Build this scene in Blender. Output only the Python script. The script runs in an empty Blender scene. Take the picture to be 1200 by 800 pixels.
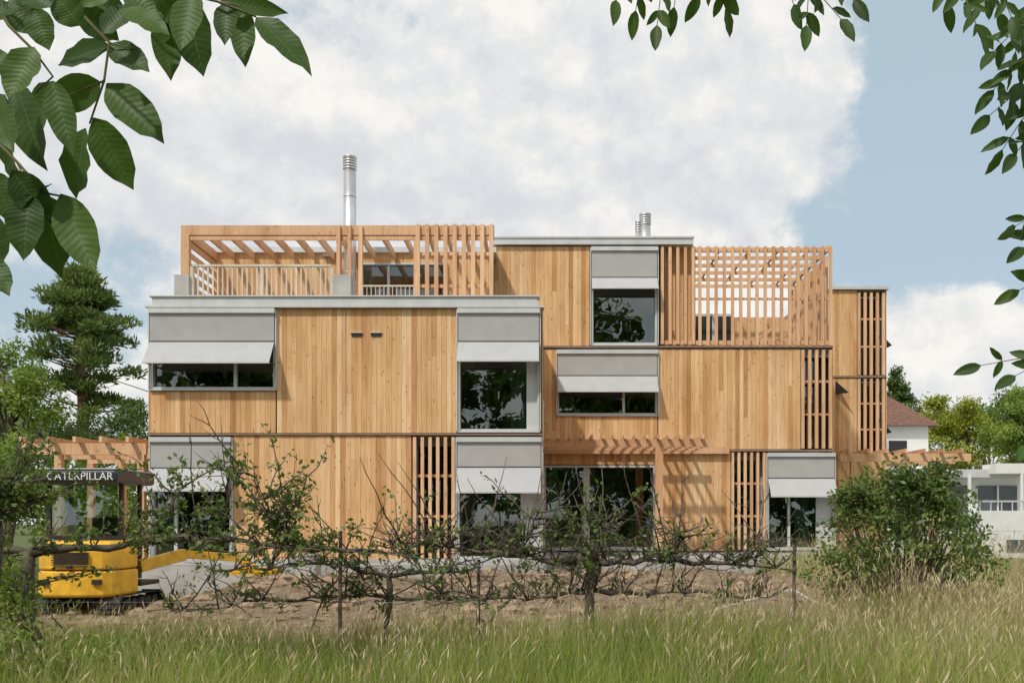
import bpy, math, random
import numpy as np
from mathutils import Vector
random.seed(7); rng=np.random.default_rng(7)
F=1166.667; VX=640; VY=613; CZ=1.6
def X(px,Y): return (px-VX)*Y/F
def Z(py,Y): return CZ+(VY-py)*Y/F
def P(px,py,Y): return Vector((X(px,Y),Y,Z(py,Y)))
scene=bpy.context.scene
col=scene.collection
# ---------------------------------------------------------------- helpers
class M:
    def __init__(s): s.v=[];s.f=[];s.mi=[];s.cur=0
    def box(s,x0,x1,y0,y1,z0,z1):
        if x0>x1:x0,x1=x1,x0
        if y0>y1:y0,y1=y1,y0
        if z0>z1:z0,z1=z1,z0
        b=len(s.v)
        s.v+=[(x0,y0,z0),(x1,y0,z0),(x1,y1,z0),(x0,y1,z0),(x0,y0,z1),(x1,y0,z1),(x1,y1,z1),(x0,y1,z1)]
        for q in ((0,3,2,1),(4,5,6,7),(0,1,5,4),(1,2,6,5),(2,3,7,6),(3,0,4,7)):
            s.f.append(tuple(b+i for i in q)); s.mi.append(s.cur)
    def quad(s,*p):
        b=len(s.v); s.v+=[tuple(q) for q in p]; s.f.append(tuple(range(b,b+len(p)))); s.mi.append(s.cur)
    def beam(s,p0,p1,w,h):
        p0=Vector(p0);p1=Vector(p1);d=(p1-p0).normalized()
        u=Vector((0,0,1)) if abs(d.z)<0.95 else Vector((0,1,0))
        a=d.cross(u).normalized();c=a.cross(d).normalized();a=a*w/2;c=c*h/2
        b=len(s.v)
        s.v+=[tuple(q) for q in (p0-a-c,p0+a-c,p0+a+c,p0-a+c,p1-a-c,p1+a-c,p1+a+c,p1-a+c)]
        for q in ((0,3,2,1),(4,5,6,7),(0,1,5,4),(1,2,6,5),(2,3,7,6),(3,0,4,7)):
            s.f.append(tuple(b+i for i in q)); s.mi.append(s.cur)
    def tube(s,pts,rad,n=6,cap=True):
        pts=[Vector(p) for p in pts]
        if not hasattr(rad,'__len__'): rad=[rad]*len(pts)
        b=len(s.v); ref=None
        for i,p in enumerate(pts):
            d=(pts[min(i+1,len(pts)-1)]-pts[max(i-1,0)])
            d=d.normalized() if d.length>1e-9 else Vector((0,0,1))
            if ref is None:
                ref=d.orthogonal().normalized()
            ref=(ref-d*ref.dot(d)).normalized(); c=d.cross(ref)
            for k in range(n):
                a=2*math.pi*k/n
                s.v.append(tuple(p+(ref*math.cos(a)+c*math.sin(a))*rad[i]))
        for i in range(len(pts)-1):
            for k in range(n):
                k2=(k+1)%n
                s.f.append((b+i*n+k,b+i*n+k2,b+(i+1)*n+k2,b+(i+1)*n+k)); s.mi.append(s.cur)
        if cap:
            s.f.append(tuple(b+k for k in range(n))[::-1]); s.mi.append(s.cur)
            e=b+(len(pts)-1)*n
            s.f.append(tuple(e+k for k in range(n))); s.mi.append(s.cur)
    def obj(s,name,mats,parent=None,smooth=False,bevel=0):
        me=bpy.data.meshes.new(name); me.from_pydata(s.v,[],s.f)
        if not isinstance(mats,(list,tuple)): mats=[mats]
        for m in mats: me.materials.append(m)
        me.polygons.foreach_set('material_index',s.mi)
        if smooth: me.polygons.foreach_set('use_smooth',[True]*len(s.f))
        me.update()
        o=bpy.data.objects.new(name,me); col.objects.link(o)
        if parent: o.parent=parent
        if bevel:
            b=o.modifiers.new('b','BEVEL'); b.width=bevel; b.segments=2; b.limit_method='ANGLE'
        return o
def empty(name):
    e=bpy.data.objects.new(name,None); e.empty_display_size=0.3; col.objects.link(e); return e
def np_mesh(name,V,Fc,mat,parent=None,smooth=False,uv=None):
    me=bpy.data.meshes.new(name); n=len(V); m,k=Fc.shape
    me.vertices.add(n); me.vertices.foreach_set('co',V.astype(np.float32).ravel())
    me.loops.add(m*k); me.loops.foreach_set('vertex_index',Fc.astype(np.int32).ravel())
    me.polygons.add(m); me.polygons.foreach_set('loop_start',(np.arange(m)*k).astype(np.int32))
    me.polygons.foreach_set('loop_total',np.full(m,k,dtype=np.int32))
    if smooth: me.polygons.foreach_set('use_smooth',np.ones(m,dtype=bool))
    me.update(calc_edges=True); me.validate()
    if uv is not None:
        l=me.uv_layers.new(name='UVMap'); l.data.foreach_set('uv',uv[Fc.ravel()].astype(np.float32).ravel())
    me.materials.append(mat)
    o=bpy.data.objects.new(name,me); col.objects.link(o)
    if parent: o.parent=parent
    return o
def runit(n):
    v=rng.normal(size=(n,3)); return v/np.linalg.norm(v,axis=1,keepdims=True)
def nrm(v): return v/np.maximum(np.linalg.norm(v,axis=1,keepdims=True),1e-9)
def leaf_cloud(name,C,D,N,L,W,mat,parent=None,fold=0.15):
    n=len(C); D=nrm(D); S=nrm(np.cross(D,N)); U=nrm(np.cross(S,D))
    L=np.broadcast_to(np.asarray(L).reshape(-1,1),(n,1)); W=np.broadcast_to(np.asarray(W).reshape(-1,1),(n,1))
    a=C; b=C+D*L*0.45+S*W*0.5+U*W*fold; c=C+D*L-U*W*fold; d=C+D*L*0.45-S*W*0.5+U*W*fold
    V=np.stack([a,b,c,d],1).reshape(-1,3); Fc=np.arange(n*4).reshape(-1,4)
    return np_mesh(name,V,Fc,mat,parent)
# ---------------------------------------------------------------- materials
def newmat(name):
    m=bpy.data.materials.new(name); m.use_nodes=True; nt=m.node_tree
    return m,nt,nt.nodes,nt.links,nt.nodes['Principled BSDF'],nt.nodes['Material Output']
def ramp(nodes,stops):
    r=nodes.new('ShaderNodeValToRGB'); e=r.color_ramp.elements
    while len(e)<len(stops): e.new(0.5)
    for i,(p,c) in enumerate(stops): e[i].position=p; e[i].color=(*c,1)
    return r
def plain(name,c,rough=0.6,metal=0,var=0.12,scale=4,bump=0.0,detail=5):
    m,nt,N,L,B,O=newmat(name)
    tc=N.new('ShaderNodeTexCoord'); no=N.new('ShaderNodeTexNoise'); no.inputs['Scale'].default_value=scale; no.inputs['Detail'].default_value=detail
    L.new(tc.outputs['Object'],no.inputs['Vector'])
    r=ramp(N,[(0.3,tuple(x*(1-var) for x in c)),(0.7,tuple(min(1,x*(1+var)) for x in c))])
    L.new(no.outputs['Fac'],r.inputs['Fac']); L.new(r.outputs['Color'],B.inputs['Base Color'])
    B.inputs['Roughness'].default_value=rough; B.inputs['Metallic'].default_value=metal
    if bump:
        b=N.new('ShaderNodeBump'); b.inputs['Strength'].default_value=bump; b.inputs['Distance'].default_value=0.02
        n2=N.new('ShaderNodeTexNoise'); n2.inputs['Scale'].default_value=scale*8; n2.inputs['Detail'].default_value=3
        L.new(tc.outputs['Object'],n2.inputs['Vector']); L.new(n2.outputs['Fac'],b.inputs['Height']); L.new(b.outputs['Normal'],B.inputs['Normal'])
    return m
def wood(name,stops,dark=1.0):
    m,nt,N,L,B,O=newmat(name)
    tc=N.new('ShaderNodeTexCoord'); g=N.new('ShaderNodeNewGeometry')
    r=ramp(N,stops); L.new(g.outputs['Random Per Island'],r.inputs['Fac'])
    mul=N.new('ShaderNodeMath'); mul.operation='MULTIPLY'; mul.inputs[1].default_value=37.0; L.new(g.outputs['Random Per Island'],mul.inputs[0])
    mp=N.new('ShaderNodeMapping'); mp.inputs['Scale'].default_value=(38,38,1.6); L.new(tc.outputs['Object'],mp.inputs['Vector'])
    no=N.new('ShaderNodeTexNoise'); no.noise_dimensions='4D'; no.inputs['Scale'].default_value=1; no.inputs['Detail'].default_value=3; no.inputs['Distortion'].default_value=0.6
    L.new(mp.outputs['Vector'],no.inputs['Vector']); L.new(mul.outputs[0],no.inputs['W'])
    gr=ramp(N,[(0.3,(0.74,0.64,0.54)),(0.52,(1,1,1)),(0.75,(1.0,1.0,1.0))]); L.new(no.outputs['Fac'],gr.inputs['Fac'])
    mx=N.new('ShaderNodeMixRGB'); mx.blend_type='MULTIPLY'; mx.inputs[0].default_value=0.85
    L.new(r.outputs['Color'],mx.inputs[1]); L.new(gr.outputs['Color'],mx.inputs[2])
    mp2=N.new('ShaderNodeMapping'); mp2.inputs['Scale'].default_value=(1.6,1.6,0.45); L.new(tc.outputs['Object'],mp2.inputs['Vector'])
    n2=N.new('ShaderNodeTexNoise'); n2.inputs['Scale'].default_value=1.2; n2.inputs['Detail'].default_value=3; L.new(mp2.outputs['Vector'],n2.inputs['Vector'])
    g2=ramp(N,[(0.3,(0.78,0.70,0.62)),(0.6,(1,1,1))]); L.new(n2.outputs['Fac'],g2.inputs['Fac'])
    mx2=N.new('ShaderNodeMixRGB'); mx2.blend_type='MULTIPLY'; mx2.inputs[0].default_value=0.85
    L.new(mx.outputs[0],mx2.inputs[1]); L.new(g2.outputs['Color'],mx2.inputs[2])
    mp3=N.new('ShaderNodeMapping'); mp3.inputs['Scale'].default_value=(7,7,3.2); L.new(tc.outputs['Object'],mp3.inputs['Vector'])
    vo=N.new('ShaderNodeTexVoronoi'); vo.inputs['Scale'].default_value=1.0; L.new(mp3.outputs['Vector'],vo.inputs['Vector'])
    g3=ramp(N,[(0.07,(0.42,0.27,0.17)),(0.15,(1,1,1))]); L.new(vo.outputs['Distance'],g3.inputs['Fac'])
    mx3=N.new('ShaderNodeMixRGB'); mx3.blend_type='MULTIPLY'; mx3.inputs[0].default_value=0.7
    L.new(mx2.outputs[0],mx3.inputs[1]); L.new(g3.outputs['Color'],mx3.inputs[2])
    L.new(mx3.outputs[0],B.inputs['Base Color']); B.inputs['Roughness'].default_value=0.65
    B.inputs['Specular IOR Level'].default_value=0.3
    return m
WS=[(0.0,(0.52,0.27,0.115)),(0.12,(0.68,0.41,0.195)),(0.35,(0.76,0.49,0.25)),(0.62,(0.72,0.445,0.215)),(0.82,(0.82,0.58,0.34)),(0.93,(0.66,0.38,0.17)),(1.0,(0.50,0.26,0.11))]
m_wood=wood('larch_boards',WS)
m_wood2=wood('larch_beams',[(0,(0.66,0.39,0.22)),(0.5,(0.75,0.48,0.29)),(1,(0.80,0.54,0.34))])
m_dark=plain('dark_cavity',(0.10,0.07,0.045),0.9,detail=1)
m_metal=plain('zinc_flashing',(0.56,0.57,0.57),0.5,0.15,0.08,3)
m_steel=plain('chimney_steel',(0.66,0.67,0.68),0.36,0.8,0.08,6)
m_fab1=plain('blind_fabric',(0.40,0.395,0.385),0.85,0,0.06,3)
m_fab_lit=plain('blind_fabric_lit',(0.43,0.435,0.44),0.8,0,0.05,3)  # blind cloth again, skylight on the tilted panel painted in as a paler tone
m_frame=plain('window_frame',(0.58,0.59,0.59),0.4,0.1,0.05,3)
m_white=plain('white_render',(0.74,0.74,0.72),0.8,0,0.06,2)
m_conc=plain('concrete',(0.42,0.41,0.39),0.85,0,0.18,2.5,0.3)
m_int=plain('interior_plaster',(0.30,0.31,0.29),0.9,0,0.08,1,detail=1)
m_curt=plain('curtain_cloth',(0.30,0.38,0.34),0.9,0,0.05,2,detail=1)
m_black=plain('black_plastic',(0.02,0.02,0.022),0.5,0,0.2,5)
m_yel=plain('machine_yellow',(0.76,0.43,0.03),0.45,0,0.2,5)
m_rub=plain('rubber_track',(0.035,0.033,0.03),0.8,0,0.3,8)
m_tile=plain('roof_tile_brown',(0.16,0.08,0.055),0.8,0,0.3,6)
m_bark=plain('bark',(0.12,0.095,0.075),0.9,0,0.5,14,0.6)
m_bark2=plain('pine_bark',(0.26,0.15,0.09),0.9,0,0.4,6,0.6)
m_stem=plain('leaf_stem',(0.16,0.14,0.05),0.7,0,0.2,10)
def glass(name,tint,refl):
    m,nt,N,L,B,O=newmat(name); N.remove(B)
    tr=N.new('ShaderNodeBsdfTransparent'); tr.inputs[0].default_value=(*tint,1)
    gl=N.new('ShaderNodeBsdfGlossy'); gl.inputs['Roughness'].default_value=0.005; gl.inputs[0].default_value=(0.92,1.0,0.97,1)
    fr=N.new('ShaderNodeLayerWeight'); fr.inputs[0].default_value=0.35
    ad=N.new('ShaderNodeMath'); ad.operation='ADD'; ad.inputs[1].default_value=refl; ad.use_clamp=True
    L.new(fr.outputs['Fresnel'],ad.inputs[0])
    tc=N.new('ShaderNodeTexCoord'); no=N.new('ShaderNodeTexNoise'); no.inputs['Scale'].default_value=1.3; no.inputs['Detail'].default_value=1
    L.new(tc.outputs['Object'],no.inputs['Vector'])
    b=N.new('ShaderNodeBump'); b.inputs['Strength'].default_value=0.10; b.inputs['Distance'].default_value=0.05; L.new(no.outputs['Fac'],b.inputs['Height']); L.new(b.outputs['Normal'],gl.inputs['Normal'])
    mx=N.new('ShaderNodeMixShader'); L.new(ad.outputs[0],mx.inputs[0]); L.new(tr.outputs[0],mx.inputs[1]); L.new(gl.outputs[0],mx.inputs[2])
    L.new(mx.outputs[0],O.inputs['Surface']); return m
m_glass=glass('window_glass',(0.46,0.56,0.50),0.13)
def foliage(name,stops,transl=0.35,rough=0.55,nscale=0.5,veins=False,tcol=(0.22,0.34,0.04)):
    m,nt,N,L,B,O=newmat(name)
    g=N.new('ShaderNodeNewGeometry'); tc=N.new('ShaderNodeTexCoord')
    no=N.new('ShaderNodeTexNoise'); no.inputs['Scale'].default_value=nscale; no.inputs['Detail'].default_value=1
    L.new(tc.outputs['Object'],no.inputs['Vector'])
    a=N.new('ShaderNodeMath'); a.operation='MULTIPLY_ADD'; a.inputs[1].default_value=0.55; L.new(g.outputs['Random Per Island'],a.inputs[0])
    b=N.new('ShaderNodeMath'); b.operation='MULTIPLY_ADD'; b.inputs[1].default_value=1.6; b.inputs[2].default_value=-0.58; L.new(no.outputs['Fac'],b.inputs[0]); L.new(b.outputs[0],a.inputs[2])
    r=ramp(N,stops); L.new(a.outputs[0],r.inputs['Fac']); src=r.outputs['Color']
    if veins:
        sp=N.new('ShaderNodeSeparateXYZ'); L.new(tc.outputs['UV'],sp.inputs[0])
        ab=N.new('ShaderNodeMath'); ab.operation='ABSOLUTE'; L.new(sp.outputs[0],ab.inputs[0])
        k=N.new('ShaderNodeMath'); k.operation='MULTIPLY_ADD'; k.inputs[1].default_value=-0.13; L.new(ab.outputs[0],k.inputs[0]); L.new(sp.outputs[1],k.inputs[2])
        w=N.new('ShaderNodeMath'); w.operation='MULTIPLY'; w.inputs[1].default_value=13*2*math.pi; L.new(k.outputs[0],w.inputs[0])
        c=N.new('ShaderNodeMath'); c.operation='COSINE'; L.new(w.outputs[0],c.inputs[0])
        mr=N.new('ShaderNodeMapRange'); mr.inputs[1].default_value=0.93; mr.inputs[2].default_value=1.0; mr.inputs[4].default_value=.4; L.new(c.outputs[0],mr.inputs[0])
        mid=N.new('ShaderNodeMapRange'); mid.inputs[1].default_value=0.07; mid.inputs[2].default_value=0.02; L.new(ab.outputs[0],mid.inputs[0])
        mxm=N.new('ShaderNodeMath'); mxm.operation='MAXIMUM'; L.new(mr.outputs[0],mxm.inputs[0]); L.new(mid.outputs[0],mxm.inputs[1])
        hf=N.new('ShaderNodeMath'); hf.operation='MULTIPLY'; hf.inputs[1].default_value=0.4; L.new(mxm.outputs[0],hf.inputs[0])
        mx=N.new('ShaderNodeMixRGB'); L.new(hf.outputs[0],mx.inputs[0]); L.new(src,mx.inputs[1]); mx.inputs[2].default_value=(0.14,0.22,0.06,1)
        src=mx.outputs[0]
        bm=N.new('ShaderNodeBump'); bm.inputs['Strength'].default_value=0.12; bm.inputs['Distance'].default_value=0.002; L.new(c.outputs[0],bm.inputs['Height']); L.new(bm.outputs['Normal'],B.inputs['Normal'])
    L.new(src,B.inputs['Base Color']); B.inputs['Roughness'].default_value=rough; B.inputs['Specular IOR Level'].default_value=0.3
    t=N.new('ShaderNodeBsdfTranslucent'); 
    mt=N.new('ShaderNodeMixRGB'); mt.inputs[0].default_value=0.6; L.new(src,mt.inputs[1]); mt.inputs[2].default_value=(*tcol,1); L.new(mt.outputs[0],t.inputs[0])
    ms=N.new('ShaderNodeMixShader'); ms.inputs[0].default_value=transl
    L.new(B.outputs[0],ms.inputs[1]); L.new(t.outputs[0],ms.inputs[2]); L.new(ms.outputs[0],O.inputs['Surface'])
    return m
G=lambda *c:c
m_walnut=foliage('walnut_leaf',[(0.1,G(0.024,0.052,0.010)),(0.5,G(0.042,0.09,0.015)),(0.95,G(0.08,0.145,0.024))],0.26,0.5,2.0,True,(0.16,0.30,0.03))
m_pine=foliage('pine_needles',[(0.1,G(0.06,0.10,0.03)),(0.5,G(0.13,0.19,0.055)),(0.9,G(0.23,0.29,0.09))],0.3,0.6,0.7)
m_lf_dark=foliage('leaf_dark',[(0.1,G(0.04,0.075,0.018)),(0.5,G(0.085,0.15,0.033)),(0.9,G(0.16,0.24,0.05))],0.3,0.5,0.6)
m_lf_mid=foliage('leaf_mid',[(0.1,G(0.09,0.15,0.03)),(0.5,G(0.19,0.28,0.05)),(0.9,G(0.30,0.39,0.07))],0.4,0.5,0.5,tcol=(0.30,0.42,0.05))
m_lf_yel=foliage('leaf_yellowgreen',[(0.1,G(0.20,0.25,0.035)),(0.5,G(0.34,0.39,0.05)),(0.9,G(0.47,0.49,0.08))],0.4,0.5,0.5,tcol=(0.42,0.48,0.05))
m_lf_apple=foliage('leaf_apple',[(0.1,G(0.06,0.10,0.028)),(0.5,G(0.13,0.19,0.05)),(0.9,G(0.25,0.30,0.09))],0.3,0.45,1.5)
m_grass=foliage('grass_blades',[(0.05,G(0.10,0.15,0.028)),(0.35,G(0.20,0.28,0.05)),(0.65,G(0.31,0.37,0.08)),(0.95,G(0.48,0.46,0.17))],0.35,0.6,0.45,tcol=(0.38,0.46,0.07))
m_straw=foliage('dry_stalks',[(0.1,G(0.42,0.32,0.17)),(0.5,G(0.56,0.45,0.27)),(0.9,G(0.64,0.54,0.36))],0.25,0.7,0.8,tcol=(0.5,0.38,0.2))
# ---------------------------------------------------------------- camera, sun, world
cam=bpy.data.objects.new('camera',bpy.data.cameras.new('camera')); col.objects.link(cam); scene.camera=cam
cam.location=(0,0,CZ); cam.rotation_euler=(math.radians(90),0,0)
cam.data.lens=35; cam.data.sensor_width=36; cam.data.shift_x=-(VX-600)/1200; cam.data.shift_y=(VY-400)/1200
cam.data.clip_start=0.05; cam.data.clip_end=3000
el=math.radians(50); az=math.atan2(-0.55,-0.83)
sd=Vector((math.sin(az)*math.cos(el),math.cos(az)*math.cos(el),math.sin(el)))
sun=bpy.data.objects.new('sun',bpy.data.lights.new('sun','SUN')); col.objects.link(sun)
sun.data.energy=2.8; sun.data.angle=math.radians(2.5); sun.data.color=(1,0.95,0.87)
sun.rotation_euler=(-sd).to_track_quat('-Z','Y').to_euler()
w=bpy.data.worlds.new('World'); scene.world=w; w.use_nodes=True; N=w.node_tree.nodes; L=w.node_tree.links
bg=N['Background']; bg.inputs['Strength'].default_value=0.1
sky=N.new('ShaderNodeTexSky'); sky.sky_type='NISHITA'; sky.sun_disc=False; sky.sun_elevation=el; sky.sun_rotation=az; sky.dust_density=2.0; sky.air_density=1.0
tc=N.new('ShaderNodeTexCoord')
def wmath(op,a,b=None,c=None,clamp=False):
    n=N.new('ShaderNodeMath'); n.operation=op; n.use_clamp=clamp
    for i,x in enumerate((a,b,c)):
        if x is None: continue
        if isinstance(x,(int,float)): n.inputs[i].default_value=x
        else: L.new(x,n.inputs[i])
    return n.outputs[0]
def wnoise(off,scale,detail,rough,dist=0.0):
    mp=N.new('ShaderNodeMapping'); mp.inputs['Location'].default_value=off; mp.inputs['Scale'].default_value=(1,1,1.2); L.new(tc.outputs['Generated'],mp.inputs['Vector'])
    n=N.new('ShaderNodeTexNoise'); n.inputs['Scale'].default_value=scale; n.inputs['Detail'].default_value=detail; n.inputs['Roughness'].default_value=rough; n.inputs['Distortion'].default_value=dist
    L.new(mp.outputs[0],n.inputs['Vector']); return n.outputs['Fac']
O1=(2.3,0.7,1.1)
n1=wnoise(O1,6.0,8,0.60,0.0)
n1u=wnoise((O1[0]+0.012,O1[1],O1[2]+0.022),6.0,8,0.60,0.0)
n2=wnoise((5,3,2),3.0,3,0.5)
def blob(px,py,r,wt):
    d=Vector(((px-VX)/F,1,(VY-py)/F)).normalized()
    vm=N.new('ShaderNodeVectorMath'); vm.operation='DISTANCE'; L.new(tc.outputs['Generated'],vm.inputs[0]); vm.inputs[1].default_value=d
    mr=N.new('ShaderNodeMapRange'); mr.interpolation_type='SMOOTHSTEP'; mr.inputs[1].default_value=0; mr.inputs[2].default_value=r/F*1.0; mr.inputs[3].default_value=wt; mr.inputs[4].default_value=0
    L.new(vm.outputs['Value'],mr.inputs[0]); return mr.outputs[0]
dens=wmath('ADD',n1,0.08)
for b in [(1160,200,300,-0.34),(1130,40,200,-0.10),(1230,60,260,-0.15),(250,105,90,-0.17),(1110,400,120,0.24),(1190,395,90,0.14),(20,330,170,-0.10),(880,150,260,0.16),(480,180,400,0.10),(760,60,400,0.08),(60,150,220,0.04)]:
    dens=wmath('ADD',dens,blob(*b))
mr=N.new('ShaderNodeMapRange'); mr.interpolation_type='SMOOTHSTEP'; mr.inputs[1].default_value=0.43; mr.inputs[2].default_value=0.57; L.new(dens,mr.inputs[0])
diff=wmath('SUBTRACT',n1,n1u)
s1=wmath('MULTIPLY_ADD',diff,4.6,0.50)
s2=wmath('MULTIPLY_ADD',wmath('SUBTRACT',n2,0.5),1.1,s1,True)
cr=ramp(N,[(0.0,(6.9,7.1,7.45)),(0.35,(7.6,7.75,7.95)),(0.6,(8.2,8.25,8.2)),(0.85,(9.1,8.95,8.6)),(1.0,(9.5,9.3,8.9))]); L.new(s2,cr.inputs['Fac'])
hz=N.new('ShaderNodeMixRGB'); hz.inputs[0].default_value=0.72; L.new(sky.outputs[0],hz.inputs[1]); hz.inputs[2].default_value=(5.6,6.9,7.7,1)
cm=N.new('ShaderNodeMixRGB'); L.new(mr.outputs[0],cm.inputs[0]); L.new(hz.outputs[0],cm.inputs[1]); L.new(cr.outputs[0],cm.inputs[2])
L.new(cm.outputs[0],bg.inputs['Color'])
scene.view_settings.view_transform='Standard'; scene.view_settings.look='None'; scene.view_settings.exposure=0
# ---------------------------------------------------------------- ground
def gh(x,y):
    h=0.03*math.sin(x*1.3+y*0.7)+0.03*math.sin(x*0.6-y*1.1)
    sx=min(1,max(0,(x+7.0)/1.2))*min(1,max(0,(8.5-x)/2)); sy=min(1,max(0,(y-12.5)/4))*min(1,max(0,(25-y)/2))
    lump=0.45+0.08*math.sin(x*2.1+1)*math.sin(y*1.7)+0.05*math.sin(x*4.7)*math.cos(y*3.9)+0.03*math.sin(x*9.1+y*5)
    return h+sx*sy*lump
xs=np.unique(np.concatenate([np.linspace(-900,-40,14),np.linspace(-40,-14,14),np.linspace(-14,14,150),np.linspace(14,40,14),np.linspace(40,900,14)]))
ys=np.unique(np.concatenate([np.linspace(-500,-20,10),np.linspace(-20,3,12),np.linspace(3,28,150),np.linspace(28,60,12),np.linspace(60,1500,16)]))
V=np.array([(x,y,gh(x,y) if 2<y<28 and abs(x)<14 else 0.0) for y in ys for x in xs])
nx=len(xs); I=np.arange((len(ys)-1)*(nx-1)); r_=I//(nx-1)*nx+I%(nx-1)
m_gr,nt,N,L,B,O=newmat('ground_soil_and_grass')
tc=N.new('ShaderNodeTexCoord'); no=N.new('ShaderNodeTexNoise'); no.inputs['Scale'].default_value=0.8; no.inputs['Detail'].default_value=5; L.new(tc.outputs['Object'],no.inputs['Vector'])
nf=N.new('ShaderNodeTexNoise'); nf.inputs['Scale'].default_value=6; nf.inputs['Detail'].default_value=8; nf.inputs['Roughness'].default_value=0.72; L.new(tc.outputs['Object'],nf.inputs['Vector'])
ea=ramp(N,[(0.3,(0.14,0.09,0.055)),(0.5,(0.27,0.19,0.12)),(0.7,(0.42,0.32,0.22))]); L.new(nf.outputs['Fac'],ea.inputs['Fac'])
gg=ramp(N,[(0.3,(0.05,0.07,0.018)),(0.7,(0.14,0.17,0.045))]); L.new(nf.outputs['Fac'],gg.inputs['Fac'])
sp=N.new('ShaderNodeSeparateXYZ'); L.new(tc.outputs['Object'],sp.inputs[0])
def gm(inp,a,b):
    m=N.new('ShaderNodeMapRange'); m.inputs[1].default_value=a; m.inputs[2].default_value=b; L.new(inp,m.inputs[0]); return m.outputs[0]
def mm(a,b,op='MULTIPLY'):
    m=N.new('ShaderNodeMath'); m.operation=op
    for i,x in enumerate((a,b)):
        if isinstance(x,(int,float)): m.inputs[i].default_value=x
        else: L.new(x,m.inputs[i])
    return m.outputs[0]
mask=mm(mm(gm(sp.outputs[0],-12,-10),gm(sp.outputs[0],9,7)),mm(gm(sp.outputs[1],12,14),gm(sp.outputs[1],45,42)))
mask=gm(mm(mask,mm(no.outputs['Fac'],0.5,'SUBTRACT'),'ADD'),0.45,0.6)
mx=N.new('ShaderNodeMixRGB'); L.new(mask,mx.inputs[0]); L.new(gg.outputs[0],mx.inputs[1]); L.new(ea.outputs[0],mx.inputs[2]); L.new(mx.outputs[0],B.inputs['Base Color']); B.inputs['Roughness'].default_value=0.95
bp=N.new('ShaderNodeBump'); bp.inputs['Strength'].default_value=1.0; bp.inputs['Distance'].default_value=0.12; L.new(nf.outputs['Fac'],bp.inputs['Height']); L.new(bp.outputs[0],B.inputs['Normal'])
np_mesh('ground',V,np.stack([r_,r_+1,r_+nx+1,r_+nx],1),m_gr,smooth=True)
cl=M()
for i in range(1900):
    x=random.uniform(-9,7.5); y=random.uniform(13,21.8); s=random.choice([0.02,0.03,0.04,0.05,0.09,.12])*random.uniform(.7,1.4); z=gh(x,y)
    cl.tube([(x,y,z-s*.4),(x+s*.2,y,z+s*.2),(x,y+s*.1,z+s*.6)],[s,s*1.1,s*.4],5)
cl.obj('soil_clods',plain('clod_soil',(0.29,0.205,0.135),0.95,0,0.4,3),None)
# ---------------------------------------------------------------- apartment building
bd=empty('apartment_building')
A=22.75;Bq=28.0;Cq=33.2
boards=M(); wall=M(); fr=M(); gl=M(); slats=M(); trim=M(); met=M(); fab=M(); inn=M(); cur=M(); conc=M(); blk=M()
def clad(x0,x1,z0,z1,y,t=0.3):
    if x0>x1:x0,x1=x1,x0
    if z0>z1:z0,z1=z1,z0
    wall.box(x0,x1,y+0.03,y+t,z0,z1)
    n=max(1,round((x1-x0)/0.115)); bw=(x1-x0)/n
    for i in range(n):
        j=random.uniform(0,0.006); a=x0+i*bw+0.0015; b=x0+(i+1)*bw-0.002
        segs=[(z0,z1)]
        if z1-z0>2 and random.random()<0.3:
            zz=random.uniform(z0+.5,z1-.5); segs=[(z0,zz-.002),(zz+.002,z1)]
        for s in segs: boards.box(a,b,y-j,y+0.025,s[0],s[1])
def cladY(x,y0,y1,z0,z1,sgn):
    n=max(1,round((y1-y0)/0.115)); bw=(y1-y0)/n
    for i in range(n):
        j=random.uniform(0,0.006)
        boards.box(x+sgn*(0.005),x+sgn*(0.028+j),y0+i*bw+.002,y0+(i+1)*bw-.003,z0,z1)
def pclad(a,b,c,d,Y): clad(X(a,Y),X(b,Y),Z(d,Y),Z(c,Y),Y)
def pslat(a,b,c,d,Y,n=None,wd=0.085,back=True,pitch=0.2):
    x0,x1,z0,z1=X(a,Y),X(b,Y),Z(d,Y),Z(c,Y)
    n=n or max(2,round((x1-x0)/pitch)+1)
    for i in range(n):
        x=x0+wd/2+(x1-x0-wd)*i/(n-1); slats.box(x-wd/2,x+wd/2,Y-0.02-random.uniform(0,.006),Y+0.06,z0+.02,z1-.02)
    for zz in (z0+0.35*(z1-z0),z0+0.68*(z1-z0)): slats.box(x0,x1,Y+0.063,Y+0.10,zz-.03,zz+.03)
    if back:
        inn.box(x0-.02,x0,Y+.04,Y+.55,z0,z1); inn.box(x1,x1+.02,Y+.04,Y+.55,z0,z1)
        fr.box(x0,x0+.06,Y+.45,Y+.52,z0,z1); fr.box(x1-.06,x1,Y+.45,Y+.52,z0,z1)
        gl.quad((x0,Y+.48,z0),(x1,Y+.48,z0),(x1,Y+.48,z1),(x0,Y+.48,z1))
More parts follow.
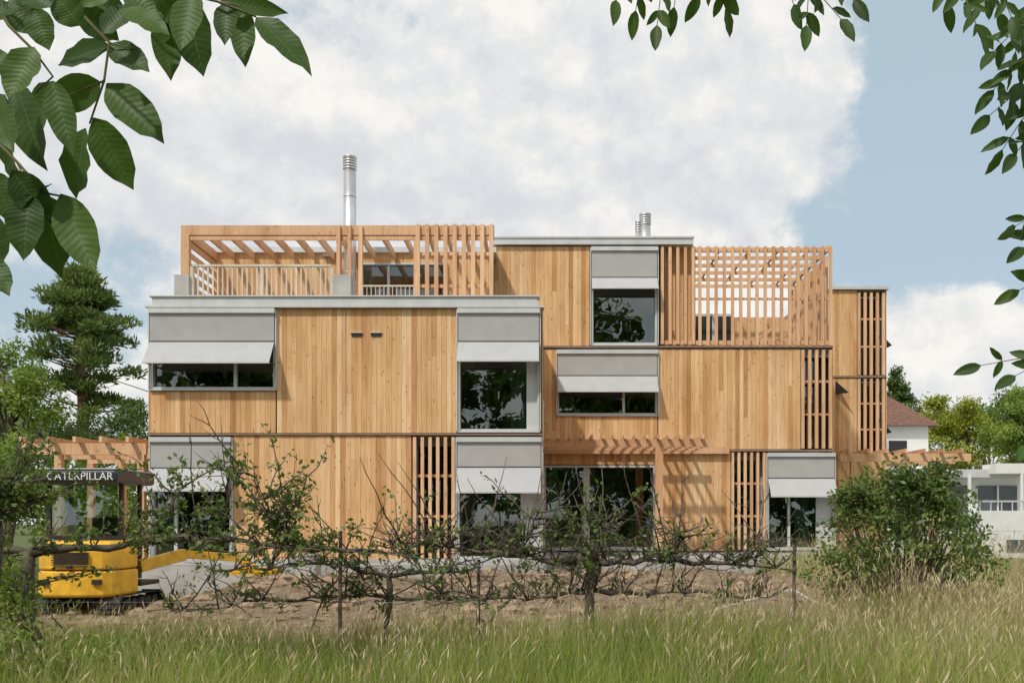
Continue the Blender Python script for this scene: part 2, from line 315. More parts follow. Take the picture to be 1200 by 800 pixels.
def pwin(a,b,c,d,Y,mull=(),blind=None,proj=0.42,curtain=None,wide=None,fw=0.05):
    x0,x1,z0,z1=X(a,Y),X(b,Y),Z(d,Y),Z(c,Y)
    for q in ((x0,x0+fw,z0,z1),(x1-fw,x1,z0,z1)): fr.box(q[0],q[1],Y-.03,Y+.16,q[2],q[3])
    fr.box(x0+fw,x1-fw,Y-.028,Y+.158,z0,z0+fw); fr.box(x0+fw,x1-fw,Y-.028,Y+.158,z1-fw,z1)
    for mpx in mull: xm=X(mpx,Y); fr.box(xm-.035,xm+.035,Y+.04,Y+.15,z0+fw,z1-fw)
    if wide: fr.box(X(wide,Y),x1-fw,Y+.05,Y+.14,z0+fw,z1-fw)
    gl.quad((x0+fw,Y+.1,z0+fw),(x1-fw,Y+.1,z0+fw),(x1-fw,Y+.1,z1-fw),(x0+fw,Y+.1,z1-fw))
    met.box(x0-.02,x1+.02,Y-.07,Y+.0,z0-.035,z0-.004)
    met.box(x0-.01,x0-.035,Y-.09,Y-.006,z0,z1); met.box(x1+.01,x1+.035,Y-.09,Y-.006,z0,z1)
    if blind:
        pm,pb=blind; zm=Z(pm,Y-.1); zb=Z(pb,Y-.1-proj); yf=Y-.10
        fab.cur=0
        met.box(x0-.01,x1+.01,Y-.16,Y-.032,z1-.10,z1+.01)
        fab.box(x0+.01,x1-.01,yf-.004,yf+.004,zm,z1-.10)
        blk.box(x0+.01,x1-.01,yf-.012,yf+.012,zm-.012,zm+.012)
        fab.cur=1
        fab.beam(((x0+x1)/2,yf,zm-.01),((x0+x1)/2,yf-proj,zb),x1-x0-.01,.008)
        met.box(x0,x1,yf-proj-.02,yf-proj+.015,zb-.03,zb)
        for xx in (x0+.02,x1-.02):
            blk.beam((xx,yf+.02,zb+.02),(xx,yf-proj,zb-.01),.02,.025)
            met.tube([(xx,yf+.02,z1-.1),(xx,yf+.02,z0+.0)],.008,6)
        fab.cur=0
    if curtain:
        for (ca,cb) in curtain:
            xa,xb=X(ca,Y),X(cb,Y); n=int((xb-xa)/.02)+2; prev=None
            for i in range(n):
                x=xa+(xb-xa)*i/(n-1); y=Y+.35+.035*math.sin(x*48)+.015*math.sin(x*21)
                if prev: cur.quad((prev[0],prev[1],z0),(x,y,z0),(x,y,z1),(prev[0],prev[1],z1))
                prev=(x,y)
L0,L1,L2,L3=0.80,3.67,6.57,9.42
# --- block A
pclad(176,323,458.5,507,A); pclad(324.5,535,362,507,A); pclad(274,482,510.5,655,A)
pwin(177,323,363,456,A,[275],(400,424),curtain=None)
pwin(537,632,363,505,A,[],(400,422),curtain=[(598,616)],wide=617)
pwin(178,272,513,654,A,[205],(548,574),curtain=[(182,200)])
pwin(536,634,513,654,A,[],(547,576),wide=610,curtain=[(590,608)])
pslat(484,533,511,655,A,6,0.075)
xa0,xa1=X(175,A),X(634.5,A)
for py in (508.7,):
    trim.box(xa0-.03,xa1+.01,A-.05,A+.2,Z(py+1.0,A),Z(py-.9,A))
met.box(xa0-.05,xa1+.06,A-.13,A+.25,Z(361.3,A),Z(359,A))
met.box(xa0+.1,xa1-.1,A-.10,A+.25,Z(358.6,A),Z(349,A))
met.box(xa0+.04,xa1-.04,A-.14,A+.28,Z(349,A),Z(347.5,A))
for px in (418,441): blk.box(X(px-6,A),X(px+6,A),A-.03,A-.008,Z(394,A),Z(390.5,A)); met.box(X(px-7,A),X(px+7,A),A-.05,A-.008,Z(390.4,A),Z(389.6,A))
met.tube([(X(404,A),A-.012,Z(362,A)),(X(404,A),A-.012,Z(507,A))],.006,5)
def shell(x0,x1,y0,y1,z0,z1,right=True,left=True):
    if left: wall.box(x0,x0+.25,y0+.31,y1,z0,z1)
    if right: wall.box(x1-.25,x1,y0+.31,y1,z0,z1)
shell(xa0,xa1,A,29,L0-.8,L2)
cladY(xa0,A+.02,29,L0,L2,-1); cladY(xa1,A+.17,27.98,L0,L2,1)
inn.box(xa0+.25,xa1-.25,27.2,27.35,L0,L2)
inn.box(xa0+.25,xa1-.25,A+.31,27.2,L1-.28,L1); inn.box(xa0+.0,xa1-.0,A+.31,28.9,L2-.28,L2-.001)
inn.box(xa0+.25,xa1-.25,A+.05,27.2,L0-.2,L0)
for px in (324,470,534): 
    x=X(px,A); inn.box(x-.06,x+.06,A+.31,27.2,L0,L1-.28); inn.box(x-.06,x+.06,A+.31,27.2,L1,L2-.28)
inn.box(xa0+.02,xa1-.02,A+.17,A+.30,L1-.12,L1+.0); 
conc.box(xa0-.1,xa1+.1,A-.25,29,-.2,L0-.02)
conc.box(X(178,A)-.3,X(600,A),A-.9,A-.26,-.2,L0-.10)
# --- roof terrace on A
PY=24.8; zt=Z(264,PY); Wy=27.3; TL=9.0
xp0=X(212,PY); xp1=X(579,PY)
slats.box(xp0,xp1,PY,PY+.1,zt-.24,zt)
slats.box(xp0+.1,xp1,PY+.02,PY+.08,zt-.36,zt-.26)
slats.box(xp0,xp0+.2,PY-.01,PY+.16,L2,zt-.243)
for px in (397,422,487): x=X(px,PY); slats.box(x-.05,x+.05,PY+.01,PY+.14,L2,zt-.363)
x=xp0+.55
while x<X(486,PY):
    slats.box(x-.035,x+.035,PY+.103,Wy-.05,zt-.22,zt-.03); x+=.55
slats.box(xp0,xp0+.1,PY+.163,Wy,zt-.24,zt)
for i in range(9): zz=L2+.15+i*.27; slats.box(xp0+.02,xp0+.07,PY+.17,Wy,zz,zz+.13)
def row(xa,xb,n,Y,z0,z1,wd=.1,dp=.06):
    for i in range(n):
        x=xa+(xb-xa)*i/(n-1); slats.box(x-wd/2,x+wd/2,Y-random.uniform(0,.006),Y+dp,z0,z1)
row(X(490,PY),X(576,PY),9,PY-.07,L2+.1,zt+.01,.10)
row(X(397,PY),X(423,PY),3,PY-.07,L2+.1,zt-.02,.09)
for zz in (L2+.9,L2+1.7): slats.box(X(490,PY),X(576,PY),PY,PY+.05,zz,zz+.08)
for i in range(4): x=X(500+i*22,PY); slats.box(x-.035,x+.035,PY+.103,Wy-.05,zt-.22,zt-.03)
xw0=xp0; xw1=X(579,Bq)
clad(xw0,X(423,Wy),L2,TL,Wy,.25); clad(X(523,Wy),xw1,L2,TL,Wy,.25)
zw=Z(308,Wy); clad(X(423,Wy),X(523,Wy),zw,TL,Wy,.25)
pwin(423,523,308,392,Wy,[455,489],None,curtain=[(424,436)])
wall.box(xw0,xw0+.25,Wy+.25,34,L2,TL); cladY(xw0,Wy,34,L2,TL,-1)
inn.box(xw0+.25,xw1,31.5,31.6,L2,TL); met.box(xw0-.1,xw1+.1,Wy-.12,34,TL,TL+.14)
inn.box(xw0+.25,xw1,Wy+.25,31.5,L2,L2+.02)
trim.box(X(380,Wy),X(392,Wy),Wy-.14,Wy-.03,Z(302,Wy),Z(298,Wy))
RY=23.6
rl=M(); z0=L2+.2; z1=Z(310,RY)
xr0,xr1=X(225,RY),X(389,RY)
rl.box(xr0,xr1,RY-.03,RY+.05,z1-.05,z1); rl.box(xr0,xr1,RY-.01,RY+.03,z0+.05,z0+.11)
n=int((xr1-xr0)/.115)
for i in range(n+1):
    x=xr0+.03+(xr1-xr0-.06)*i/n; rl.box(x-.018,x+.018,RY-.012,RY+.012,z0+.11,z1-.05)
for x in (xr0,(xr0+xr1)/2,xr1): rl.box(x-.04,x+.04,RY-.02,RY+.06,L2,z1-.052)
xr2,xr3=X(424,RY),X(486,RY); z2=Z(334,RY); rl.box(xr2,xr3,RY-.02,RY+.02,z2-.04,z2)
for i in range(13): x=xr2+.02+(xr3-xr2-.04)*i/12; rl.box(x-.01,x+.01,RY-.01,RY+.01,L2,z2-.04)
rl.obj('roof_railing',wood('railing_wood',[(0,(0.60,0.54,0.45)),(1,(0.72,0.66,0.56))]),bd)
conc.box(X(206,RY),X(223,RY),RY-.1,RY+.6,L2,Z(323,RY)); conc.box(X(391,RY),X(412,RY),RY-.1,RY+.6,L2,Z(323,RY))
met.box(xa0+.05,xa1-.05,A+.25,PY+2.5,L2,L2+.05)
# --- block B
xb0=X(637,Bq); xb1=X(975,Bq)
pclad(579,691,289,405,Bq)
pwin(693,770,291,404,Bq,[],(325,337),.35,curtain=None,fw=.06)
pclad(637,652,409,526,Bq); pwin(653,770,411,486,Bq,[731],(440,458),.38)
pclad(652,770.5,488,526,Bq); pclad(771.5,938,409,526,Bq); pslat(939,975,409,526,Bq,5,.085)
pwin(637,768,545,643,Bq,[],None,curtain=[(640,652)],fw=.06)
fr.box(X(684,Bq),X(691,Bq),Bq+.03,Bq+.13,Z(640,Bq),Z(548,Bq))
pclad(637,768,529,544,Bq)
pclad(769,856,529,645,Bq); pslat(857,897,529,645,Bq,6,.075)
pwin(899,977,531,643,Bq,[925],(560,581),.38,wide=957,curtain=[(935,952)])
for py in (406.5,527.6):
    trim.box(X(637 if py<500 else 636,Bq),xb1+.03,Bq-.05,Bq+.2,Z(py+.9,Bq),Z(py-.9,Bq))
met.box(X(579,Bq)-.1,X(812,Bq),Bq-.12,Bq+7,Z(287.5,Bq),Z(279.5,Bq))
met.box(X(579,Bq)-.15,X(813,Bq),Bq-.15,Bq-.121,Z(280.5,Bq),Z(278.5,Bq))
zs1=Z(290,Bq); xs0=X(774,Bq)
row(X(776,Bq),X(812,Bq),5,Bq-.06,L2+.06,zs1+.02,.085)
row(X(820,Bq),X(973,Bq),17,Bq-.06,L2+.02,zs1+.02,.085)
slats.box(X(812,Bq),xb1,Bq+.003,Bq+.09,zs1-.12,zs1); slats.box(xs0,xb1,Bq+.003,Bq+.06,L2+.05,L2+.17)
slats.box(X(812,Bq),xb1,Bq+.003,Bq+.05,Z(350,Bq)-.03,Z(350,Bq)+.03)
TY=32.4
for i in range(5):
    y=Bq+.75+i*.85; slats.box(X(812,Bq),xb1,y,y+.05,zs1-.14,zs1-.04)
y=Bq+.4
while y<TY: 
    slats.box(xb1-.08,xb1,y,y+.06,L2+.02,zs1-.15); y+=.26
slats.box(xb1-.09,xb1+.005,Bq+.1,TY,zs1-.018,zs1+.1)
slats.beam((X(968,30.),30.3,8.7),(X(880,30.),30.3,7.0),.06,.10); slats.beam((X(968,30.),30.3,8.2),(X(895,30.),30.3,6.8),.06,.10)
for i in range(4): x=X(845+i*35,Bq); slats.box(x-.03,x+.03,Bq+.1,TY,zs1-.035,zs1-.0)
clad(X(790,TY),xb1,L2,zs1-1.05,TY,.2)
pclad(772,815,289,405,Bq+.4)
fr.box(X(812,TY),X(860,TY),TY-.05,TY-.012,Z(402,TY),Z(368,TY)); blk.box(X(815,TY),X(834,TY),TY-.062,TY-.052,Z(400,TY),Z(371,TY)); blk.box(X(838,TY),X(857,TY),TY-.062,TY-.052,Z(400,TY),Z(371,TY))
wall.box(X(771,Bq),X(771,Bq)+.2,Bq+.1,36,L2,zs1)
inn.box(xb0-1.3,X(771,Bq),32,32.1,L2,zs1); 
wall.box(xb1-.25,xb1,Bq+.31,38,-.2,L2-.05); cladY(xb1,Bq+.02,38,L0,L2,1)
inn.box(xb0,xb1-.25,32,32.15,L0,L2)
inn.box(xb0,xb1-.25,Bq+.31,32,L1-.28,L1); inn.box(xb0-1.3,xb1-.0,Bq+.1,38,L2-.28,L2-.001); inn.box(xb0-.3,xb1-.25,Bq+.05,32,L0-.2,L0)
inn.box(xb0-.2,xb0-.05,Bq+.1,32,L0,L2)
for px in (771,857): x=X(px,Bq); inn.box(x-.06,x+.06,Bq+.31,32,L0,L1-.28)
x=X(771,Bq); inn.box(x-.06,x+.06,Bq+.31,32,L1,L2-.28)
wall.box(X(579,Bq),X(579,Bq)+.2,Bq+.31,36,L2,zs1)
conc.box(xb0-.3,xb1+.2,Bq-.1,38,-.3,L0-.02)
CY=25.4
z1=Z(511,CY)
slats.box(xa1+.04,X(836,CY),CY,CY+.07,z1-.27,z1-.08)
slats.box(xa1+.04,xb0+5.2,Bq-.16,Bq-.055,z1-.27,z1-.08)
x=xa1+.15
while x<X(833,CY):
    slats.box(x-.03,x+.03,CY-.25,Bq-.06,z1-.077,z1+.03); x+=.28
for y in (CY+.7,CY+1.4,CY+2.0): slats.box(xa1+.04,X(836,CY),y,y+.06,z1-.25,z1-.09)
slats.box(X(768,CY),X(777,CY),CY-.02,CY+.12,L0,z1-.273)
conc.box(X(600,26),X(962,26),25.0,Bq-.11,-.3,L0-.05)
conc.box(X(930,25),X(975,25),24.9,25.1,-.3,L0+.1)
# --- block C
xc0=X(975,Cq); xc1=X(1038,Cq)
pclad(966,1004,340,440,Cq); pclad(966,1004,443,655,Cq)
pslat(1005,1037,342,440,Cq,5,.09); pslat(1005,1037,443,535,Cq,5,.09); pclad(1004,1038,536,655,Cq)
wall.box(xc1-.25,xc1,Cq+.6,42,-.2,L3+.1); cladY(xc1,Cq+.02,42,L0,L3,1)
met.box(xc0-.3,xc1+.08,Cq-.1,42,Z(340,Cq)+.01,Z(336,Cq)); trim.box(xc0-.3,xc1+.03,Cq-.04,Cq+.1,Z(442.4,Cq),Z(440.2,Cq))
wall.box(xc0-.3,xc1-.25,Cq+3,Cq+3.2,0,L3)
inn.box(xc0-.3,xc1-.25,Cq+.6,Cq+3,L2-.3,L2); inn.box(xc0-.3,xc1-.25,Cq+.6,Cq+3,L3-.3,L3)
for z in (L2+1.35,L1+1.3):
    for yy in (Cq+.6,):
        blk.quad((xc1+.04,yy,z+.1),(xc1+.42,yy,z-.28),(xc1+.42,yy+1.4,z-.28),(xc1+.04,yy+1.4,z+.1))
        blk.quad((xc1+.04,yy,z+.1),(xc1+.04,yy,z-.3),(xc1+.42,yy,z-.28))
        met.box(xc1+.03,xc1+.07,yy,yy+1.4,z+.1,z+1.0)
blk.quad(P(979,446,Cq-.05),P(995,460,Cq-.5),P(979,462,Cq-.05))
ch=M(); CHY=26.2; blkx=M()
def chim(px,r,pt,pb,Y):
    x=X(px,Y); ch.tube([(x,Y,pb),(x,Y,Z(pt,Y)-.35)],r,20)
    zt_=Z(pt,Y); 
    for k in range(5): ch.tube([(x,Y,zt_-.34+k*.07),(x,Y,zt_-.30+k*.07)],r*1.08,20)
    blkx.tube([(x,Y,zt_-.36),(x,Y,zt_-.03)],r*.85,16)
    ch.tube([(x,Y,zt_-.03),(x,Y,zt_)],r*1.1,20)
    z=pb+.6
    while z<zt_-.5: ch.tube([(x,Y,z),(x,Y,z+.03)],r*1.03,20); z+=1.0
chim(410,.165,184,L2,CHY); chim(748,.09,259,L3,31); chim(756,.17,251,L3,31.6)
ch.obj('chimney_flues',m_steel,bd,True); blkx.obj('flue_cores',m_black,bd)
e=bd
boards.obj('facade_boards',m_wood,e); wall.obj('wall_structure',m_dark,e); fr.obj('window_frames',m_frame,e); gl.obj('window_panes',m_glass,e)
slats.obj('slat_screens_and_pergolas',m_wood2,e); trim.obj('storey_trims',plain('trim_brown',(0.26,0.17,0.12),0.6),e); met.obj('roof_edges_and_flashing',m_metal,e)
fab.obj('window_blinds',[m_fab1,m_fab_lit],e); inn.obj('interior_walls_and_floors',m_int,e); cur.obj('curtains',m_curt,e); conc.obj('concrete_plinth',m_conc,e); blk.obj('blind_arms_and_vents',m_black,e)
# ---------------------------------------------------------------- pergolas beside the house
def pergola(name,x0,x1,y0,y1,zt,posts,pitch=.6):
    g=empty(name); m=M()
    for y in (y0,(y0+y1)/2,y1): m.box(x0,x1,y,y+.1,zt-.26,zt)
    x=x0+.2
    while x<x1: m.box(x-.035,x+.035,y0+.003-.3,y1+.3,zt+.002,zt+.13); x+=pitch
    m.obj('beams',m_wood2,g); p=M()
    for x,y in posts: p.box(x-.08,x+.08,y-.02,y+.14,0,zt-.263)
    p.obj('posts',m_wood2,g); return g
pergola('wooden_pergola',X(22,A),X(171,A),A,A+3.4,Z(519,A),[(X(68,A),A),(X(165,A),A),(X(68,A),A+3.4),(X(165,A),A+3.4),(X(26,A),A+3.4)])
pergola('wooden_pergola',X(985,32),X(1138,32),32,34.5,Z(531,32),[(X(1000,32),32),(X(1128,32),34.5)])
# ---------------------------------------------------------------- neighbouring houses
h=empty('white_house'); m=M(); Y=55
x1=X(1088,Y); x0=x1-9; ez=Z(497,Y); rz=Z(450,Y)
m.box(x0,x1,Y,Y+9,0,ez); m.obj('walls',m_white,h)
m=M(); o=.5; a=(x0-o,Y-o,ez-.1); b=(x1+o,Y-o,ez-.1); c=(x1+o,Y+9+o,ez-.1); d=(x0-o,Y+9+o,ez-.1); r0=(x0+3,Y+4.5,rz+1.1); r1=(x1-3.0,Y+4.5,rz+1.2)
m.quad(a,b,r1,r0); m.quad(b,c,r1); m.quad(c,d,r0,r1); m.quad(d,a,r0); m.quad(d,c,b,a); m.obj('hipped_roof',m_tile,h)
m=M(); m.box(x1-2.2,x1-1.2,Y-.03,Y-.005,ez-2.2,ez-.9); m.box(x1-5.2,x1-4.2,Y-.03,Y-.005,ez-2.2,ez-.9); m.obj('windows',m_black,h)
m=M(); m.box(x1-2.3,x1-1.1,Y-.08,Y-.035,ez-2.3,ez-2.2);m.box(x1-2.8,x1-2.3,Y-.08,Y-.02,ez-2.2,ez-.9);m.obj('shutters',m_fab1,h)
h=empty('modern_house'); m=M(); gm_=M(); rf=M(); rail=M(); Y=46
x0=X(1098,Y); 
m.box(x0,x0+14,Y+3,Y+10,0,Z(560,Y+3)); rf.box(x0-.6,x0+14,Y+2.2,Y+10.3,Z(560,Y+3)+.002,Z(553,Y+3)+.1)
m.box(x0+2.0,x0+16,Y,Y+3,0,Z(622,Y)); m.box(x0+2.0,x0+16,Y-.01,Y+.15,Z(622,Y)+.003,Z(598,Y))
m.box(x0+3.4,x0+14,Y+1.5,Y+2.99,Z(560,Y)+.3,Z(548,Y)+.3)
for xx in (x0+2.1,x0+4.6,x0+7.2): m.box(xx,xx+.12,Y+1.5,Y+1.62,Z(598,Y),Z(560,Y)+.3)
for i in range(5):
    xx=x0+.8+i*2.4; gm_.box(xx,xx+1.9,Y+2.95,Y+2.985,Z(600,Y),Z(566,Y))
    m.box(xx+.9,xx+.98,Y+2.9,Y+2.948,Z(600,Y),Z(566,Y))
gm_.box(x0+3.2,x0+5.4,Y-.05,Y-.015,0.3,Z(632,Y)); gm_.box(x0+6.6,x0+8.6,Y-.05,Y-.015,0.3,Z(632,Y))
m.box(x0-1.0,x0+2,Y+1,Y+2.5,0,Z(635,Y))
for i in range(28): xx=x0+2+i*.5; rail.box(xx,xx+.04,Y+.05,Y+.1,Z(598,Y),Z(588,Y))
rail.box(x0+2,x0+16,Y+.04,Y+.11,Z(589,Y)+.04,Z(588,Y)+.08)
m.obj('walls',m_white,h); gm_.obj('windows',plain('dark_glazing',(0.08,0.10,0.11),0.12),h); rf.obj('flat_roof',m_metal,h); rail.obj('balcony_railing',m_metal,h)
# ---------------------------------------------------------------- trees
def crown_pts(clumps,n_sub,n_leaf,sub_r,flat=1.0):
    Cs=[];Ns=[];subs=[]
    for (c,r) in clumps:
        c=np.array(c);r=np.array(r)
        d=runit(n_sub); rad=rng.uniform(0.45,1.0,(n_sub,1))**0.6
        sc=c+d*r*rad
        for s in sc:
            k=int(n_leaf*rng.uniform(.5,1.4)); sr=sub_r*rng.uniform(.6,1.35)
            o=runit(k)*(rng.uniform(0,1,(k,1))**0.45)*sr*np.array([1,1,flat*.8]); Cs.append(s+o); Ns.append(o/sr*.8+(s-c)/np.maximum(r,.1)*.6); subs.append(s)
    return np.concatenate(Cs),np.concatenate(Ns),subs
def tree(name,base,clumps,mat,n_sub=30,n_leaf=120,sub_r=.6,leaf=.16,bark=m_bark,trunk=.2,limbs=14,lw=.5,flat=1.0):
    g=empty(name); C,Nn,subs=crown_pts(clumps,n_sub,n_leaf,sub_r,flat)
    n=len(C); R=runit(n); D=R*.9+Nn*.4+np.array([0,0,-.25]); Nm=Nn+runit(n)*.8+np.array([0,0,.6])
    Ls=leaf*rng.uniform(.6,1.3,n)
    leaf_cloud('foliage',C,D,Nm,Ls,Ls*lw,mat,g)
    t=M(); base=Vector(base); top=Vector(np.mean([c[0] for c in clumps],axis=0)); top.z=max(c[0][2] for c in clumps)
    path=[base+(top-base)*k/8+Vector((random.uniform(-.1,.1),random.uniform(-.1,.1),0))*(k>0) for k in range(9)]
    t.tube([base-Vector((0,0,.2))]+path,[trunk*1.4]+[trunk*(1.15-.11*k) for k in range(9)],9)
    for s in random.sample(subs,min(limbs,len(subs))):
        s=Vector(s); k=random.randint(2,7); p=path[k]
        mid=(p+s)/2+Vector((0,0,.15*(s-p).length)); t.tube([p,mid,s],[trunk*.4,trunk*.22,.02],6)
    t.obj('trunk_and_limbs',bark,g,True); return g
def pine(name,px0,px1,pyt,pyb,Y,mat):
    g=empty(name); xc=X((px0+px1)/2,Y); R=(px1-px0)/2*Y/F; zt=Z(pyt,Y); zb=Z(pyb,Y)
    t=M(); t.tube([(xc,Y,-.1),(xc+.1,Y,zb),(xc-.1,Y,(zb+zt)/2),(xc,Y,zt-.3)],[.3,.24,.15,.03],9)
    Cs=[];Ns=[]
    for i in range(115):
        u=random.random()**.85; z=zb+(zt-zb)*u
        prof=R*min(1,(1-u)*1.9+.10)*(.8+.22*math.sin(u*23+1))
        a=random.uniform(0,2*math.pi); rr=prof*random.uniform(.3,1.05)
        s=np.array([xc-.3*(1-u)+rr*math.cos(a),Y+rr*math.sin(a),z+.05*rr])
        t.tube([(xc,Y,z-.35),(xc+rr*.5*math.cos(a),Y+rr*.5*math.sin(a),z-.2),tuple(s)],[.06,.04,.015],5)
        k=random.randint(110,220); pr=random.uniform(.4,.75)
        o=runit(k)*(rng.uniform(0,1,(k,1))**.45)*pr*np.array([1,1,.42]); Cs.append(s+o); Ns.append(o/pr+np.array([0,0,.7]))
    C=np.concatenate(Cs);Nn=np.concatenate(Ns); n=len(C)
    Ls=.30*rng.uniform(.6,1.3,n); leaf_cloud('needles',C,Nn+runit(n)*.8,runit(n),Ls,Ls*.28,mat,g)
    t.obj('trunk_and_limbs',m_bark2,g,True)
pine('pine_tree',20,170,320,478,45,m_pine)
def cl_(px,py,Y,rx,rz): 
    p=P(px,py,Y); return ((p.x,p.y,p.z),(rx,rx,rz))
tree('broadleaf_tree',(X(10,34),34,0),[cl_(5,440,34,1.3,1.2),cl_(40,475,34,.9,.9),cl_(-10,500,34,1.6,1.6)],m_lf_mid,26,100,.45,.16)
tree('broadleaf_tree',(X(-60,40),40,0),[cl_(-60,430,40,2.0,2.2),cl_(-25,460,40,1.5,1.6)],m_lf_mid,26,100,.6,.17)
tree('broadleaf_tree',(X(60,38),38,0),[cl_(60,505,38,2.2,1.0),cl_(120,500,38,1.8,1.1),cl_(150,510,38,1.5,1.2),cl_(20,520,38,2,1.2)],m_lf_dark,30,110,.55,.15)
tree('hedge',(X(80,32),32,0),[cl_(30,560,32,1.5,1.5),cl_(80,570,32,1.5,1.3),cl_(130,565,32,1.4,1.5),cl_(-20,560,32,1.5,1.7),cl_(165,570,32,1.,1.4),cl_(50,610,31,2.4,1.0),cl_(130,615,31,2.2,1.0)],m_lf_mid,26,100,.5,.14,trunk=.08)
tree('broadleaf_tree',(X(1150,70),70,0),[cl_(1140,515,70,2.8,2.2),cl_(1110,482,70,2.2,1.0),cl_(1165,535,70,3,2.2),cl_(1105,525,70,2,2)],m_lf_yel,34,110,.75,.25)
tree('broadleaf_tree',(X(1215,62),62,0),[cl_(1215,490,62,2.6,2.3),cl_(1185,500,62,1.7,1.7),cl_(1230,530,62,3,2.5)],m_lf_mid,34,110,.7,.23)
tree('conifer_tree',(X(1050,85),85,0),[cl_(1050,447,85,.4,1.0),cl_(1050,462,85,.9,1.3),cl_(1055,485,85,1.7,2)],m_lf_dark,22,100,.45,.25)
tree('broadleaf_tree',(X(1160,90),90,0),[cl_(1160,488,90,2.6,1.2),cl_(1120,495,90,3,1.4),cl_(1195,480,90,2.2,2.0)],m_lf_dark,26,100,.9,.32)
tree('hedge',(X(1080,44),44,0),[cl_(1070,600,44,1.6,1.3),cl_(1110,610,44,1.4,1.1),cl_(1040,600,44,1.5,1.5)],m_lf_dark,26,100,.5,.17,trunk=.08)
cl2=[]
for i in range(26):
    x=-130+i*11; cl2.append(((x+random.uniform(-3,3),random.uniform(125,150),random.uniform(2,4)),(8,6,random.uniform(4,6))))
tree('background_trees',(0,135,0),cl2,m_lf_dark,14,70,2.2,.9,trunk=.3,limbs=5)
for i in range(11):
    x=-24+i*4.4+random.uniform(-.8,.8); y=random.uniform(-21,-16); hh=random.uniform(13,17) if x<3 else random.uniform(9,13)
    tree('garden_tree',(x,y,0),[((x,y,hh*.6),(2.7,2.2,hh*.33)),((x+1,y,hh*.8),(1.9,1.7,hh*.2)),((x-1,y,hh*.3),(2.4,2,hh*.28))],m_lf_dark,26,42,.95,.6,limbs=8,lw=.65)
tree('garden_tree',(4,-20,0),[((4.3,-20,16),(2.2,2.2,4)),((3.8,-20,10),(3,3,4))],m_lf_dark,28,60,.9,.55,limbs=10,lw=.6)
# ---------------------------------------------------------------- espalier fruit trees
def wig(p0,p1,n,amp):
    p0=Vector(p0);p1=Vector(p1); out=[]; o=Vector((0,0,0))
    for i in range(n+1):
        t=i/n
        if 0<i<n: o=o*.6+Vector((random.uniform(-1,1),random.uniform(-1,1)*.6,random.uniform(-1,1)))*amp
        out.append(p0.lerp(p1,t)+(o if 0<i<n else Vector((0,0,0))))
    return out
def fruit_tree(name,trunk_px,Y,arms,shoots,leafdens,lmat=m_lf_apple,tr=1.0,lsz=.068):
    g=empty(name); t=M(); LC=[];LD=[]
    tx=X(trunk_px[0],Y); top=Z(trunk_px[1],Y)
    t.tube(wig((tx-.05,Y,-.1),(tx,Y,top),6,.03),[q*tr for q in [.10,.085,.08,.07,.07,.075,.06]],9)
    allp=[]
    for (a,b,c,d,r) in arms:
        pts=wig(P(a,b,Y),P(c,d,Y+random.uniform(-.25,.25)),max(6,int(abs(c-a)/18)),.035)
        k=len(pts); rr=[r*(1-.7*i/(k-1))*random.uniform(.8,1.25) for i in range(k)]
        t.tube(pts,rr,7); allp+=[(p,q) for p,q in zip(pts,rr)]
    for i in range(shoots):
        p,r=random.choice(allp); ln=random.choice([.12,.2,.3,.45,.7,.95])*random.uniform(.7,1.2)
        d=Vector((random.gauss(0,.6),random.gauss(0,.5),random.uniform(-.25,1))).normalized()
        q=p+d*ln+Vector((0,0,.15*ln)); pts=wig(p,q,5,.03)
        t.tube(pts,[.012,.010,.008,.006,.005,.003],5)
        for j in range(random.randint(1,3)):
            a=pts[random.randint(1,4)]; dd=(d+Vector((random.gauss(0,.8),random.gauss(0,.8),random.gauss(0,.6)))).normalized(); b=a+dd*random.uniform(.08,.3)
            sub=wig(a,b,3,.015); t.tube(sub,[.006,.005,.004,.002],4)
            if random.random()<leafdens: 
                for s in sub[1:]:
                    for _ in range(3): LC.append(s+Vector((random.gauss(0,.02),random.gauss(0,.02),random.gauss(0,.02)))); LD.append(dd)
        if random.random()<leafdens:
            for s in pts[1:]:
                for _ in range(4): LC.append(s+Vector((random.gauss(0,.03),random.gauss(0,.03),random.gauss(0,.03)))); LD.append(d)
    C=np.array(LC);D=np.array(LD); n=len(C)
    Ls=lsz*rng.uniform(.55,1.3,n); leaf_cloud('leaves',C,D*.5+runit(n),runit(n)+np.array([0,0,.6]),Ls,Ls*.55,lmat,g)
    t.obj('trunk_and_branches',m_bark,g,True)
    return g
fruit_tree('espalier_apple_tree',(35,645),10.5,[(35,648,180,632,.065),(180,632,330,640,.048),(330,640,475,645,.032),(35,650,-60,632,.05),(35,690,-40,680,.03),(180,632,215,570,.02),(330,640,350,590,.018),(330,640,300,560,.014),(250,636,280,545,.014)],150,.62)
fruit_tree('espalier_apple_tree',(-5,610),9.5,[(-5,605,40,585,.03),(-5,600,-70,580,.03),(0,600,25,550,.02)],60,.9)
fruit_tree('espalier_apple_tree',(695,655),10.8,[(695,660,610,650,.045),(610,650,520,640,.03),(695,658,790,655,.045),(790,655,930,668,.028),(695,690,600,700,.03),(695,690,800,694,.03),(600,700,500,690,.02),(800,694,900,700,.02),(610,650,632,600,.018),(700,660,705,615,.018),(790,655,800,622,.014),(850,660,905,640,.012),(520,640,450,640,.02)],330,.12,tr=.75)
fruit_tree('espalier_apple_tree',(455,672),11.4,[(455,675,380,660,.028),(455,675,560,664,.028),(455,700,380,700,.02),(455,700,570,705,.02),(380,700,200,712,.016),(380,660,260,668,.016)],150,.18,tr=.5)
st=M()
